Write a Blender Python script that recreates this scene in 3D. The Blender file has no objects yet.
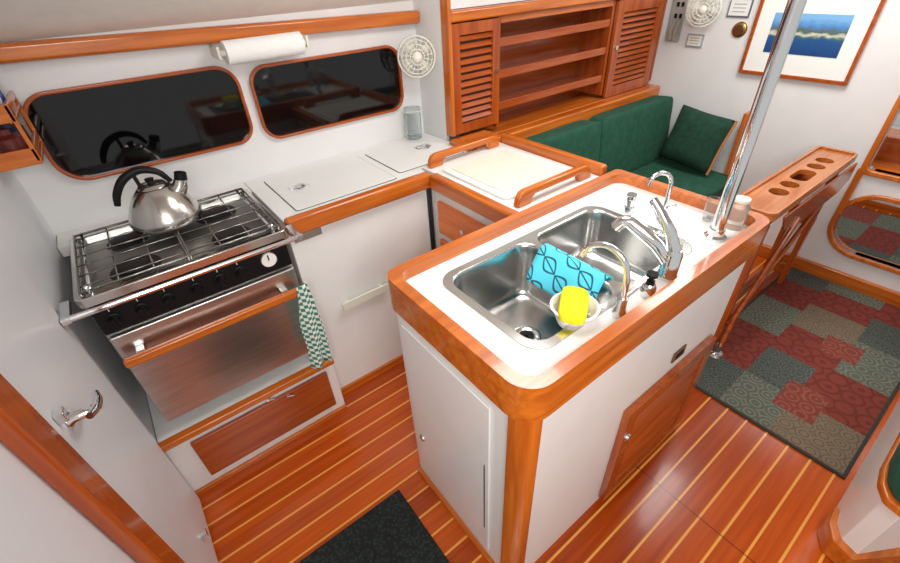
import bpy, bmesh, math, random
from mathutils import Vector, Matrix
random.seed(4)
sc=bpy.context.scene
COL=bpy.context.collection
# ------------------------------------------------------------------ materials
def s2l(c):
    return tuple(((x/255)/12.92 if x/255<=0.04045 else ((x/255+0.055)/1.055)**2.4) for x in c)+(1,)
def newmat(name):
    m=bpy.data.materials.new(name); m.use_nodes=True
    nt=m.node_tree; b=nt.nodes["Principled BSDF"]
    return m,nt,b
def mat(name,rgb,rough=.5,metal=0,coat=0,noise=0,nscale=30,trans=0,bump=0,ior=None,aniso=None,spec=None):
    m,nt,b=newmat(name)
    b.inputs["Base Color"].default_value=s2l(rgb); b.inputs["Roughness"].default_value=rough
    b.inputs["Metallic"].default_value=metal; b.inputs["Coat Weight"].default_value=coat
    b.inputs["Coat Roughness"].default_value=.08
    if spec is not None: b.inputs["Specular IOR Level"].default_value=spec
    if trans: b.inputs["Transmission Weight"].default_value=trans
    if ior: b.inputs["IOR"].default_value=ior
    if noise or bump:
        tc=nt.nodes.new("ShaderNodeTexCoord"); n=nt.nodes.new("ShaderNodeTexNoise"); n.inputs["Scale"].default_value=nscale
        n.inputs["Detail"].default_value=4
        if aniso:
            mp=nt.nodes.new("ShaderNodeMapping"); mp.inputs["Scale"].default_value=aniso
            nt.links.new(tc.outputs["Object"],mp.inputs[0]); nt.links.new(mp.outputs[0],n.inputs["Vector"])
        else: nt.links.new(tc.outputs["Object"],n.inputs["Vector"])
        if noise:
            r=nt.nodes.new("ShaderNodeValToRGB"); c=s2l(rgb)
            r.color_ramp.elements[0].position=.3; r.color_ramp.elements[1].position=.7
            r.color_ramp.elements[0].color=tuple(x*(1-noise) for x in c[:3])+(1,)
            r.color_ramp.elements[1].color=tuple(min(1,x*(1+noise)) for x in c[:3])+(1,)
            nt.links.new(n.outputs["Fac"],r.inputs[0]); nt.links.new(r.outputs[0],b.inputs["Base Color"])
        if bump:
            bp=nt.nodes.new("ShaderNodeBump"); bp.inputs["Strength"].default_value=bump; bp.inputs["Distance"].default_value=.004
            nt.links.new(n.outputs["Fac"],bp.inputs["Height"]); nt.links.new(bp.outputs[0],b.inputs["Normal"])
    return m
def wood(name,dark,light,axis=0,rough=.25,coat=.5,sc_=1.0):
    m,nt,b=newmat(name)
    tc=nt.nodes.new("ShaderNodeTexCoord"); mp=nt.nodes.new("ShaderNodeMapping")
    s=[26*sc_]*3; s[axis]=1.6*sc_; mp.inputs["Scale"].default_value=s
    n=nt.nodes.new("ShaderNodeTexNoise"); n.inputs["Scale"].default_value=1.6; n.inputs["Detail"].default_value=6; n.inputs["Distortion"].default_value=.6
    r=nt.nodes.new("ShaderNodeValToRGB"); r.color_ramp.elements[0].position=.3; r.color_ramp.elements[1].position=.72
    r.color_ramp.elements[0].color=s2l(dark); r.color_ramp.elements[1].color=s2l(light)
    nt.links.new(tc.outputs["Object"],mp.inputs[0]); nt.links.new(mp.outputs[0],n.inputs["Vector"])
    nt.links.new(n.outputs["Fac"],r.inputs[0]); nt.links.new(r.outputs[0],b.inputs["Base Color"])
    b.inputs["Roughness"].default_value=rough; b.inputs["Coat Weight"].default_value=coat; b.inputs["Coat Roughness"].default_value=.08
    return m
TD,TL=(172,82,18),(214,118,36)
WX=wood("varnished_teak_x",TD,TL,0); WY=wood("varnished_teak_y",TD,TL,1); WZ=wood("varnished_teak_z",TD,TL,2)
PD,PL=(142,58,14),(182,88,26)
DX=wood("panel_teak_x",PD,PL,0); DZ=wood("panel_teak_z",PD,PL,2); DY=wood("panel_teak_y",PD,PL,1)
BRY=wood("drawer_teak_brightened_y",(214,100,22),(244,134,40),1)  # teak with light painted in, lifting the icebox drawers out of their shaded recess
TBX=wood("table_teak_x",(168,92,36),(202,124,58),0)
GREY=mat("white_paint",(228,229,229),.45,noise=.02,nscale=8)
WHITE=mat("white_laminate",(234,235,233),.28,noise=.015,nscale=12)
WHITE2=mat("white_door_gloss",(218,222,226),.38,noise=.02,nscale=6)
CEIL=mat("ceiling_vinyl",(226,224,218),.6,noise=.03,nscale=20)
CREAM=mat("cream_inset",(226,228,212),.35,noise=.02,nscale=20)
CHROME=mat("chrome",(228,231,233),.08,1)
STEEL=mat("brushed_steel",(206,205,202),.28,1,noise=.12,nscale=6,aniso=(1,1,14))
STEEL2=mat("satin_steel",(210,210,206),.18,1)
GRATE=mat("grate_steel",(150,150,146),.25,1)
SINKM=mat("sink_steel",(210,210,208),.22,1,noise=.04,nscale=9)
BLACK=mat("black_plastic",(16,16,18),.45,spec=.25)
DARKG=mat("dark_gap",(14,13,12),.7)
GLASSB=mat("dark_night_glass",(5,6,8),.05)
BLUE=mat("blue_plastic",(20,70,170),.35)
PAPER=mat("paper_white",(242,242,240),.8,noise=.02,nscale=40,bump=.3)
YELL=mat("yellow_sponge",(244,232,30),.9,noise=.08,nscale=120,bump=.8)
BRASS=mat("brass",(170,140,80),.3,1)
GREEN=mat("green_upholstery",(28,80,60),.95,noise=.22,nscale=28,bump=.5)
GREEN2=mat("dark_green_velvet",(20,60,44),.95,noise=.3,nscale=30,bump=.5)
TAN=mat("tan_piping",(176,118,66),.8)
GLASS=mat("clear_glass",(240,245,245),.03,trans=.95,ior=1.3)
PLAST=mat("translucent_white_plastic",(228,234,232),.15,trans=.85,ior=1.3)
FANW=mat("ivory_plastic",(228,226,214),.4)
def mth(nt,op,a,bv=None):
    n=nt.nodes.new("ShaderNodeMath"); n.operation=op
    for i,q in enumerate((a,bv)):
        if q is None: continue
        if hasattr(q,"links"): nt.links.new(q,n.inputs[i])
        else: n.inputs[i].default_value=q
    return n.outputs[0]
def floor_mat():
    m,nt,b=newmat("floor_teak_and_holly"); N=nt.nodes; L=nt.links
    tc=N.new("ShaderNodeTexCoord"); sp=N.new("ShaderNodeSeparateXYZ"); L.new(tc.outputs["Object"],sp.inputs[0])
    M=lambda op,a,b_=None: mth(nt,op,a,b_)
    yv=M("DIVIDE",sp.outputs[1],.078); fr=M("FRACT",yv); fl=M("FLOOR",yv)
    strip=M("LESS_THAN",fr,.10)
    wn=N.new("ShaderNodeTexWhiteNoise"); wn.noise_dimensions='1D'; L.new(fl,wn.inputs["W"])
    mp=N.new("ShaderNodeMapping"); mp.inputs["Scale"].default_value=(1.5,30,1); L.new(tc.outputs["Object"],mp.inputs[0])
    n=N.new("ShaderNodeTexNoise"); n.inputs["Scale"].default_value=1.8; n.inputs["Detail"].default_value=6; L.new(mp.outputs[0],n.inputs["Vector"])
    a=M("MULTIPLY",wn.outputs["Value"],.45); c=M("ADD",M("MULTIPLY",n.outputs["Fac"],.8),a)
    r=N.new("ShaderNodeValToRGB"); r.color_ramp.elements[0].position=.3; r.color_ramp.elements[1].position=.9
    r.color_ramp.elements[0].color=s2l((144,50,6)); r.color_ramp.elements[1].color=s2l((200,88,18)); L.new(c,r.inputs[0])
    mx=N.new("ShaderNodeMix"); mx.data_type='RGBA'; L.new(strip,mx.inputs[0]); L.new(r.outputs[0],mx.inputs[6]); mx.inputs[7].default_value=s2l((228,162,74))
    d=M("ABSOLUTE",M("SUBTRACT",sp.outputs[0],1.09-2.15)); seam=M("MULTIPLY",M("LESS_THAN",d,.0016),M("LESS_THAN",sp.outputs[1],.0))
    mx2=N.new("ShaderNodeMix"); mx2.data_type='RGBA'; L.new(seam,mx2.inputs[0]); L.new(mx.outputs[2],mx2.inputs[6]); mx2.inputs[7].default_value=s2l((60,20,8))
    L.new(mx2.outputs[2],b.inputs["Base Color"]); b.inputs["Roughness"].default_value=.22; b.inputs["Coat Weight"].default_value=.15; b.inputs["Coat Roughness"].default_value=.08
    b.inputs["Specular IOR Level"].default_value=.35
    return m
FLOORM=floor_mat()
def ring_mat(name,a,c,scale=13,freq=24):
    m,nt,b=newmat(name); N=nt.nodes; L=nt.links
    tc=N.new("ShaderNodeTexCoord"); v=N.new("ShaderNodeTexVoronoi"); v.inputs["Scale"].default_value=scale; L.new(tc.outputs["Object"],v.inputs["Vector"])
    v.inputs["Randomness"].default_value=.3
    mu=mth(nt,"MULTIPLY",v.outputs["Distance"],freq); si=mth(nt,"SINE",mu)
    r=N.new("ShaderNodeValToRGB"); r.color_ramp.elements[0].position=.1; r.color_ramp.elements[1].position=.8
    r.color_ramp.elements[0].color=s2l(a); r.color_ramp.elements[1].color=s2l(c)
    L.new(si,r.inputs[0]); L.new(r.outputs[0],b.inputs["Base Color"]); b.inputs["Roughness"].default_value=.95
    return m
RUG=[ring_mat("rug_red",(126,54,42),(106,42,34),12,16),ring_mat("rug_sage",(88,94,84),(118,122,106),14,26),ring_mat("rug_beige",(122,108,88),(98,86,70),17,26),
     ring_mat("rug_slate",(66,74,70),(92,98,90),20,24),ring_mat("rug_rust",(122,56,46),(142,80,66),14,22)]
RUGB=mat("rug_border",(56,56,50),.95)
def matmat():
    m,nt,b=newmat("ribbed_dark_mat"); N=nt.nodes; L=nt.links
    b.inputs["Roughness"].default_value=.9
    tc=N.new("ShaderNodeTexCoord"); v=N.new("ShaderNodeTexVoronoi"); v.inputs["Scale"].default_value=90; L.new(tc.outputs["Object"],v.inputs["Vector"])
    r=N.new("ShaderNodeValToRGB"); r.color_ramp.elements[0].color=s2l((46,60,56)); r.color_ramp.elements[1].color=s2l((16,22,22)); r.color_ramp.elements[1].position=.6
    L.new(v.outputs["Distance"],r.inputs[0]); L.new(r.outputs[0],b.inputs["Base Color"])
    bp=N.new("ShaderNodeBump"); bp.inputs["Distance"].default_value=.003; L.new(v.outputs["Distance"],bp.inputs["Height"]); L.new(bp.outputs[0],b.inputs["Normal"])
    return m
def checkmat():
    m,nt,b=newmat("green_gingham"); N=nt.nodes; L=nt.links
    tc=N.new("ShaderNodeTexCoord"); c=N.new("ShaderNodeTexChecker"); c.inputs["Scale"].default_value=75
    mp=N.new("ShaderNodeMapping"); mp.inputs["Scale"].default_value=(1,0.001,1); mp.inputs["Location"].default_value=(.003,.003,.003)
    L.new(tc.outputs["Object"],mp.inputs[0]); L.new(mp.outputs[0],c.inputs["Vector"])
    c.inputs["Color1"].default_value=s2l((228,234,226)); c.inputs["Color2"].default_value=s2l((62,132,116))
    L.new(c.outputs["Color"],b.inputs["Base Color"]); b.inputs["Roughness"].default_value=.95
    return m
def leafmat():
    m,nt,b=newmat("turquoise_leaf_print_cloth"); N=nt.nodes; L=nt.links
    tc=N.new("ShaderNodeTexCoord"); mp=N.new("ShaderNodeMapping"); mp.inputs["Rotation"].default_value=(0,0,.5); mp.inputs["Scale"].default_value=(24,15,1); mp.inputs["Location"].default_value=(.2,.35,0)
    L.new(tc.outputs["Object"],mp.inputs[0]); sp=N.new("ShaderNodeSeparateXYZ"); L.new(mp.outputs[0],sp.inputs[0])
    M=lambda op,a,b_=None: mth(nt,op,a,b_)
    row=M("FLOOR",sp.outputs[0]); off=M("MULTIPLY",row,.5)
    u=M("SUBTRACT",M("FRACT",M("ADD",sp.outputs[1],off)),.5); v=M("SUBTRACT",M("FRACT",sp.outputs[0]),.5)
    d=M("ADD",M("ABSOLUTE",M("DIVIDE",v,.30)),M("POWER",M("ABSOLUTE",M("DIVIDE",u,.46)),1.6))
    ring=M("LESS_THAN",M("ABSOLUTE",M("SUBTRACT",d,1.0)),.15)
    rib=M("MULTIPLY",M("LESS_THAN",M("ABSOLUTE",v),.03),M("LESS_THAN",M("ABSOLUTE",u),.46))
    f=M("MAXIMUM",ring,rib)
    mx=N.new("ShaderNodeMix"); mx.data_type='RGBA'; L.new(f,mx.inputs[0]); mx.inputs[6].default_value=s2l((92,220,246)); mx.inputs[7].default_value=s2l((26,92,112))
    L.new(mx.outputs[2],b.inputs["Base Color"]); b.inputs["Roughness"].default_value=.85
    return m
def picmat():
    m,nt,b=newmat("harbour_photo_print"); N=nt.nodes; L=nt.links
    tc=N.new("ShaderNodeTexCoord"); sp=N.new("ShaderNodeSeparateXYZ"); L.new(tc.outputs["Generated"],sp.inputs[0])
    n=N.new("ShaderNodeTexNoise"); n.inputs["Scale"].default_value=9; n.inputs["Detail"].default_value=8; L.new(tc.outputs["Generated"],n.inputs["Vector"])
    a=N.new("ShaderNodeMath"); a.operation="MULTIPLY_ADD"; a.inputs[1].default_value=.22; L.new(n.outputs["Fac"],a.inputs[0])
    L.new(sp.outputs[2],a.inputs[2])
    r=N.new("ShaderNodeValToRGB"); e=r.color_ramp.elements
    e[0].position=0; e[0].color=s2l((24,62,118)); e[1].position=1; e[1].color=s2l((120,176,222))
    for p,c in ((.5,(34,84,140)),(.55,(66,110,96)),(.62,(206,204,196)),(.68,(74,104,84)),(.74,(96,110,120)),(.8,(70,130,190))):
        q=e.new(p); q.color=s2l(c)
    L.new(a.outputs[0],r.inputs[0]); L.new(r.outputs[0],b.inputs["Base Color"]); b.inputs["Roughness"].default_value=.3
    return m
# ------------------------------------------------------------------ builders
WL={}
def reg(o,parent):
    if parent is not None: o.parent=parent
    COL.objects.link(o)
def root(name,loc,label,cat,group=None):
    e=bpy.data.objects.new(name,None); e.location=loc; e.empty_display_size=.05; COL.objects.link(e)
    e["label"]=label; e["category"]=cat
    if group: e["group"]=group
    WL[e]=Vector(loc); return e
def tag(o,label,cat,group=None):
    o["label"]=label; o["category"]=cat
    if group: o["group"]=group
    return o
def struct(o): o["kind"]="structure"; return o
def fin(bm,name,m,parent=None,smooth=False,bev=0,M=None,sub=0,seg=2,label=None):
    if M is not None: bm.transform(M)
    bmesh.ops.recalc_face_normals(bm,faces=bm.faces[:])
    vs=[v.co for v in bm.verts]
    lo=Vector([min(v[i] for v in vs) for i in range(3)]); hi=Vector([max(v[i] for v in vs) for i in range(3)])
    org=(lo+hi)/2
    if parent is None: org.z=lo.z
    bmesh.ops.translate(bm,vec=-org,verts=bm.verts[:])
    me=bpy.data.meshes.new(name); bm.to_mesh(me); bm.free()
    if isinstance(m,(list,tuple)):
        for q in m: me.materials.append(q)
    else: me.materials.append(m)
    o=bpy.data.objects.new(name,me)
    o.location=org-(WL[parent] if parent is not None else Vector((0,0,0)))
    reg(o,parent); WL[o]=org
    if smooth:
        for p in me.polygons: p.use_smooth=True
    if bev:
        b=o.modifiers.new("bevel","BEVEL"); b.width=bev; b.segments=seg; b.limit_method='ANGLE'; b.angle_limit=math.radians(40)
        for p in me.polygons: p.use_smooth=True
        b.harden_normals=True
    if sub:
        b=o.modifiers.new("sub","SUBSURF"); b.levels=sub; b.render_levels=sub
    if label: o["label"]=label
    return o
def abox(bm,lo,hi,R=None):
    r=bmesh.ops.create_cube(bm,size=1)
    c=Vector([(a+b)/2 for a,b in zip(lo,hi)]); d=[b-a for a,b in zip(lo,hi)]
    for v in r["verts"]:
        p=Vector((v.co.x*d[0],v.co.y*d[1],v.co.z*d[2]))
        if R is not None: p=R@p
        v.co=p+c
    return r["verts"]
def box(name,lo,hi,m,parent=None,bev=.003,M=None,label=None,seg=2):
    bm=bmesh.new(); abox(bm,lo,hi); return fin(bm,name,m,parent,bev=bev,M=M,label=label,seg=seg)
def rr(x0,x1,y0,y1,r,n=6):
    if not isinstance(r,(list,tuple)): r=[r]*4
    pts=[]
    for (cx,cy,a0,rad) in ((x0+r[0],y0+r[0],180,r[0]),(x1-r[1],y0+r[1],270,r[1]),(x1-r[2],y1-r[2],0,r[2]),(x0+r[3],y1-r[3],90,r[3])):
        if rad<1e-5: pts.append((cx,cy)); continue
        for i in range(n+1):
            a=math.radians(a0+90*i/n); pts.append((cx+rad*math.cos(a),cy+rad*math.sin(a)))
    return pts
AX={'z':lambda a,b,c:(a,b,c),'y':lambda a,b,c:(a,c,b),'x':lambda a,b,c:(c,a,b)}
def aplate(bm,outer,holes,c0,c1,ax='z'):
    f=AX[ax]; edges=[];
    for loop in [outer]+list(holes):
        vs=[bm.verts.new(f(p[0],p[1],c0)) for p in loop]
        edges+=[bm.edges.new((vs[i],vs[(i+1)%len(vs)])) for i in range(len(vs))]
    r=bmesh.ops.triangle_fill(bm,use_beauty=True,use_dissolve=False,edges=edges)
    faces=[g for g in r["geom"] if isinstance(g,bmesh.types.BMFace)]
    e=bmesh.ops.extrude_face_region(bm,geom=faces)
    d=Vector(f(0,0,c1-c0))
    bmesh.ops.translate(bm,vec=d,verts=[g for g in e["geom"] if isinstance(g,bmesh.types.BMVert)])
def plate(name,outer,holes,c0,c1,m,parent=None,ax='z',bev=0,M=None,label=None,seg=2):
    bm=bmesh.new(); aplate(bm,outer,holes,c0,c1,ax); return fin(bm,name,m,parent,bev=bev,M=M,label=label,seg=seg)
def cat_(pts,n=6,closed=False):
    P=[Vector(p) for p in pts]; out=[]
    L=len(P); rng=L if closed else L-1
    for i in range(rng):
        p0=P[(i-1)%L] if (closed or i>0) else P[0]*2-P[1]
        p1=P[i]; p2=P[(i+1)%L]; p3=P[(i+2)%L] if (closed or i+2<L) else p2*2-p1
        for j in range(n):
            t=j/n
            out.append(.5*((2*p1)+(p2-p0)*t+(2*p0-5*p1+4*p2-p3)*t*t+(3*p1-p0-3*p2+p3)*t**3))
    if not closed: out.append(P[-1])
    return out
def atube(bm,path,r,n=10,closed=False,cap=True):
    P=[Vector(p) for p in path]; L=len(P)
    rad=r if isinstance(r,(list,tuple)) else [r]*L
    def tan(i):
        if closed: return (P[(i+1)%L]-P[i-1]).normalized()
        return (P[min(i+1,L-1)]-P[max(i-1,0)]).normalized()
    t=tan(0); u=t.orthogonal().normalized(); rings=[]
    for i in range(L):
        t2=tan(i); q=t.rotation_difference(t2); u=(q@u); u=(u-t2*u.dot(t2)).normalized(); t=t2; v=t.cross(u)
        rings.append([bm.verts.new(P[i]+(u*math.cos(2*math.pi*k/n)+v*math.sin(2*math.pi*k/n))*rad[i]) for k in range(n)])
    for i in range(L if closed else L-1):
        a=rings[i]; b=rings[(i+1)%L]
        for k in range(n): bm.faces.new((a[k],a[(k+1)%n],b[(k+1)%n],b[k]))
    if cap and not closed:
        bm.faces.new(rings[0][::-1]); bm.faces.new(rings[-1])
def tube(name,path,r,m,parent=None,n=12,closed=False,smooth_n=0,M=None,label=None):
    bm=bmesh.new()
    if smooth_n:
        if isinstance(r,(list,tuple)):
            R=[]
            for i in range(len(r)-1):
                for j in range(smooth_n): R.append(r[i]+(r[i+1]-r[i])*j/smooth_n)
            r=R+[r[-1]]
        path=cat_(path,smooth_n,closed)
    atube(bm,path,r,n,closed); o=fin(bm,name,m,parent,smooth=True,M=M,label=label)
    e=o.modifiers.new("es","EDGE_SPLIT"); e.split_angle=math.radians(55)
    return o
def alathe(bm,prof,c,n=24,ax='z'):
    rings=[]
    for r,h in prof:
        ring=[]
        for k in range(n):
            a=2*math.pi*k/n; x,y=r*math.cos(a),r*math.sin(a)
            p={'z':(x,y,h),'y':(x,h,y),'x':(h,x,y)}[ax]
            ring.append(bm.verts.new(Vector(c)+Vector(p)))
        rings.append(ring)
    for a,b in zip(rings,rings[1:]):
        for k in range(n): bm.faces.new((a[k],a[(k+1)%n],b[(k+1)%n],b[k]))
    bm.faces.new(rings[0][::-1]); bm.faces.new(rings[-1])
def lathe(name,prof,c,m,parent=None,n=28,ax='z',M=None,label=None,bev=0):
    bm=bmesh.new(); alathe(bm,prof,c,n,ax); o=fin(bm,name,m,parent,smooth=True,M=M,label=label)
    e=o.modifiers.new("es","EDGE_SPLIT"); e.split_angle=math.radians(50)
    return o
def loft(name,rings,m,parent=None,cap=True,label=None,smooth=True):
    bm=bmesh.new(); R=[[bm.verts.new(p) for p in r] for r in rings]
    n=len(R[0])
    for a,b in zip(R,R[1:]):
        for k in range(n): bm.faces.new((a[k],a[(k+1)%n],b[(k+1)%n],b[k]))
    if cap: bm.faces.new(R[-1])
    return fin(bm,name,m,parent,smooth=smooth,label=label)
def cushion(name,lo,hi,m,parent=None,M=None,label=None,puff=.35):
    bm=bmesh.new(); c=Vector([(a+b)/2 for a,b in zip(lo,hi)]); d=Vector([(b-a)/2 for a,b in zip(lo,hi)])
    bmesh.ops.create_cube(bm,size=2); bmesh.ops.subdivide_edges(bm,edges=bm.edges[:],cuts=7,use_grid_fill=True)
    for v in bm.verts:
        p=v.co.copy(); q=Vector()
        for i in range(3):
            j,k=(i+1)%3,(i+2)%3
            q[i]=p[i]*(1-puff*.12*(p[j]**4+p[k]**4))
        v.co=Vector((q.x*d.x,q.y*d.y,q.z*d.z))+c
    return fin(bm,name,m,parent,smooth=True,M=M,sub=1,label=label)
def rotM(c,ax,deg):
    c=Vector(c); return Matrix.Translation(c)@Matrix.Rotation(math.radians(deg),4,ax)@Matrix.Translation(-c)
# ------------------------------------------------------------------ room shell
HULL=1.92; LW=-.32; BX=3.0; PX=1.262
struct(box("floor",(-.9,-1.4,-.04),(5.2,2.2,0),FLOORM,bev=0))
struct(box("wall_hull",(-.5,HULL,0),(3.2,HULL+.05,2.0),GREY,bev=0))
struct(box("wall_aft",(LW-.05,-.2,0),(LW,HULL,2.0),WHITE2,bev=0))
struct(box("ceiling",(-.9,-1.4,1.97),(5.2,2.2,2.02),CEIL,bev=0))
bm=bmesh.new(); aplate(bm,[(HULL-.001,1.50),(1.25,1.968),(HULL-.001,1.968)],[],LW+.001,PX-.001,'x'); struct(fin(bm,"trim_5",CEIL))
def arc_rect(y0,y1,z0,z1,r): return rr(y0,y1,z0,z1,r,8)
struct(plate("wall_forward",[(-1.4,0),(HULL,0),(HULL,1.97),(-1.4,1.97)],[arc_rect(-.30,.42,.2,.53,.15),arc_rect(-.30,.41,.66,1.8,.03)],BX,BX+.04,GREY,ax='x'))
struct(plate("trim_1",arc_rect(-.325,.442,.176,.553,.17),[arc_rect(-.30,.42,.2,.53,.15)],BX-.02,BX+.055,WZ,ax='x',bev=.006))
struct(plate("trim_6",arc_rect(-.33,.435,.635,1.83,.035),[arc_rect(-.30,.41,.66,1.8,.03)],BX-.02,BX+.055,WZ,ax='x',bev=.006))
struct(box("trim_7",(BX-.019,.412,.40),(BX-.0005,.4415,.66),WZ,bev=.004))
struct(box("baseboard_forward",(BX-.03,-.3,0),(BX-.0005,1.0,.08),WY,bev=.008))
struct(box("trim_2",(-.32,1.865,1.413),(PX-.001,HULL-.0005,1.464),WX,bev=.012,M=rotM((PX,1.9,1.41),'Y',1.5)))
struct(box("trim_3",(LW-.0005,.715,0),(LW+.03,.80,1.96),DZ,bev=.008))
struct(box("trim_4",(PX,1.665,.946),(PX+.02,1.72,1.96),WZ,bev=.006))
struct(box("wall_partition",(PX+.002,1.721,.0),(PX+.02,HULL-.001,1.96),GREY,bev=0))
struct(box("wall_fore_cabin",(4.9,-1.4,0),(4.95,2.2,1.97),GREY,bev=0))
struct(box("wall_fore_side",(BX+.05,.95,0),(4.9,1.0,1.97),GREY,bev=0))
bt=root("berth_base",(4.55,.2,0),"white berth base with varnished wood edge in the fore cabin","berth")
box("body",(4.25,-.8,0),(4.88,.94,.42),WHITE,bt); box("edge_trim",(4.22,-.8,.40),(4.28,.94,.47),WY,bt,bev=.01); box("toe_trim",(4.235,-.8,0),(4.249,.94,.05),WY,bt,bev=0)
fs=root("fore_cabin_shelf",(3.2,.2,.56),"varnished wood stepped shelf just inside the fore cabin","shelf")
box("step_board",(3.06,-.3,.62),(3.22,.6,.65),WY,fs,bev=.006); box("step_board",(3.24,-.3,.74),(3.42,.6,.77),WY,fs,bev=.006)
box("riser",(3.225,-.3,.56),(3.239,.6,.77),DY,fs); box("riser",(3.41,-.3,.56),(3.424,.6,.7395),DY,fs)
dr=root("door_1",(LW,1.06,0),"white gloss door with chrome latch handle","door"); dr["kind"]="structure"
del dr["category"]
box("door_leaf",(LW+.0005,.81,.02),(LW+.012,1.30,1.9),WHITE2,dr,bev=.003)
hc=Vector((LW+.012,.90,.93))
lathe("handle_base",[(.001,0),(.017,0),(.017,.006),(.011,.012),(.011,.045),(.001,.045)],hc,CHROME,dr,ax='x')
tube("handle",[hc+Vector((.045,-.035,.015)),hc+Vector((.05,0,0)),hc+Vector((.05,.04,-.012)),hc+Vector((.045,.075,-.02))],[.007,.010,.009,.007],CHROME,dr,smooth_n=4,label="chrome lever handle")
box("keeper",(LW+.012,.862,.955),(LW+.03,.885,.98),CHROME,dr,bev=.003)
lathe("catch",[(.001,0),(.01,0),(.01,.015),(.013,.02),(.001,.022)],(LW+.012,1.05,.16),CHROME,dr,ax='x')
# ------------------------------------------------------------------ windows
def window(n,x0,x1,z0,z1,cr):
    w=root("window_%d"%n,((x0+x1)/2,HULL-.01,z0),"long dark porthole window with varnished wood frame","window"); w["kind"]="structure"; del w["category"]
    plate("frame",rr(x0,x1,z0,z1,cr,8),[rr(x0+.012,x1-.012,z0+.012,z1-.012,[c-.010 for c in cr],8)],HULL-.022,HULL-.001,DX,w,ax='y',bev=.004)
    plate("glass",rr(x0+.008,x1-.008,z0+.008,z1-.008,[c-.008 for c in cr],8),[],HULL-.008,HULL-.002,GLASSB,w,ax='y')
window(1,-.22,.435,1.075,1.365,[.09,.07,.08,.08])
window(2,.47,1.155,1.06,1.345,[.07,.07,.07,.07])
# ------------------------------------------------------------------ galley worktop
ct=root("galley_cabinet",(.63,1.66,0),"white galley cabinet under the worktop with cream grab bar","cabinet")
box("body",(.33,1.43,0),(.93,HULL-.002,.8715),WHITE,ct,bev=.002)
box("toe_trim",(.33,1.415,0),(.93,1.429,.03),WX,ct,bev=0)
bm=bmesh.new(); abox(bm,(.47,1.408,.48),(.485,1.43,.50)); abox(bm,(.635,1.408,.48),(.65,1.43,.50)); abox(bm,(.45,1.402,.468),(.67,1.412,.508))
fin(bm,"handle",CREAM,ct,bev=.003,label="flat cream grab bar")
box("vent_plate",(.345,1.424,.835),(.45,1.43,.865),STEEL2,ct,bev=.002)
wt=root("worktop",(.8,1.66,.885),"white laminate worktop with varnished wood edge and lift-out lids","worktop")
plate("slab",[(.332,1.435),(.96,1.435),(.96,1.51),(PX-.001,1.51),(PX-.001,HULL-.003),(.332,HULL-.003)],[],.887,.92,WHITE,wt,bev=.002)
box("edge_trim",(.33,1.40,.872),(.945,1.442,.938),WX,wt,bev=.012,seg=3)
box("edge_trim",(PX+.021,1.51,.90),(1.46,1.66,.945),WX,wt,bev=.008)
box("end_fiddle",(PX-.03,1.515,.9205),(PX+.02,1.66,.945),WY,wt,bev=.008)
for (x0,x1,y0,y1) in ((.40,.83,1.49,1.86),(.87,1.22,1.53,1.84)):
    plate("lid",rr(x0,x1,y0,y1,.012,3),[],.921,.9235,WHITE,wt,bev=.001)
    plate("lid_seam",rr(x0-.003,x1+.003,y0-.003,y1+.003,.015,3),[rr(x0,x1,y0,y1,.012,3)],.9202,.9212,DARKG,wt)
for (x,y) in ((.49,1.70),(1.12,1.72)):
    bm=bmesh.new(); aplate(bm,rr(x-.04,x+.04,y-.022,y+.022,.008,3),[rr(x-.03,x+.01,y-.014,y+.014,.006,3)],.9236,.9262)
    atube(bm,[(x+.02*math.cos(a*math.pi/8),y-.02+.022*math.sin(a*math.pi/8),.93) for a in range(16)],.003,6,closed=True)
    fin(bm,"ring_pull",CHROME,wt,smooth=False)
bw=box("splash_shelf",(-.318,1.80,.88),(.33,HULL-.003,.92),WHITE,bev=.003); tag(bw,"white ledge behind the stove","shelf")
fc=root("icebox_cabinet",(1.18,1.15,0),"white cabinet with varnished wood drawers and cream-topped icebox lid","cabinet")
box("body",(.955,.885,0),(1.42,1.43,.884),WHITE,fc,bev=.002)
for z0,z1 in ((.675,.825),(.48,.64),(.22,.44)):
    d=box("drawer",(.938,.97,z0),(.9548,1.37,z1),BRY,fc,bev=.004)
    bm=bmesh.new(); alathe(bm,[(.001,-.008),(.011,-.008),(.011,0),(.001,0)],(.938,1.20,(z0+z1)/2),16,'x'); fin(bm,"latch",CHROME,d,smooth=False)
box("edge_trim",(.925,.89,.872),(.968,1.398,.938),WY,fc,bev=.012,seg=3)
box("slab",(.969,.89,.885),(1.42,1.509,.925),WHITE,fc,bev=.002)
plate("lid",rr(1.0,1.37,1.02,1.42,.03,5),[],.926,.936,WHITE,fc,bev=.003)
plate("lid_inset",rr(1.03,1.34,1.05,1.39,.02,5),[],.9365,.939,CREAM,fc)
def handrail(x0,x1,y,z,first=None):
    if first is None:
        pts=[(x0,z),(x0+.005,z+.03),(x0+.018,z+.05),(x0+.04,z+.057),(x1-.04,z+.057),(x1-.018,z+.05),(x1-.005,z+.03),(x1,z),(x1-.07,z),(x1-.075,z+.02),(x1-.09,z+.03),(x0+.09,z+.03),(x0+.075,z+.02),(x0+.07,z)]
        o=plate("handrail",pts,[],y-.014,y+.014,WX,ax='y',bev=.008)
    else:
        o=first.copy(); COL.objects.link(o); o.location.x+= (x0+x1)/2-WL[first].x; o.location.y+=y-WL[first].y
    tag(o,"varnished wood grab rail standing on the icebox top","handrail","grab rails on the icebox top"); return o
h1=handrail(.98,1.38,1.475,.9255); handrail(.99,1.39,.965,.9255,h1)
pt=box("partition_trim",(1.425,.93,.86),(1.462,1.509,.965),WY,bev=.012); tag(pt,"varnished wood capping board behind the icebox","trim board")
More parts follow.
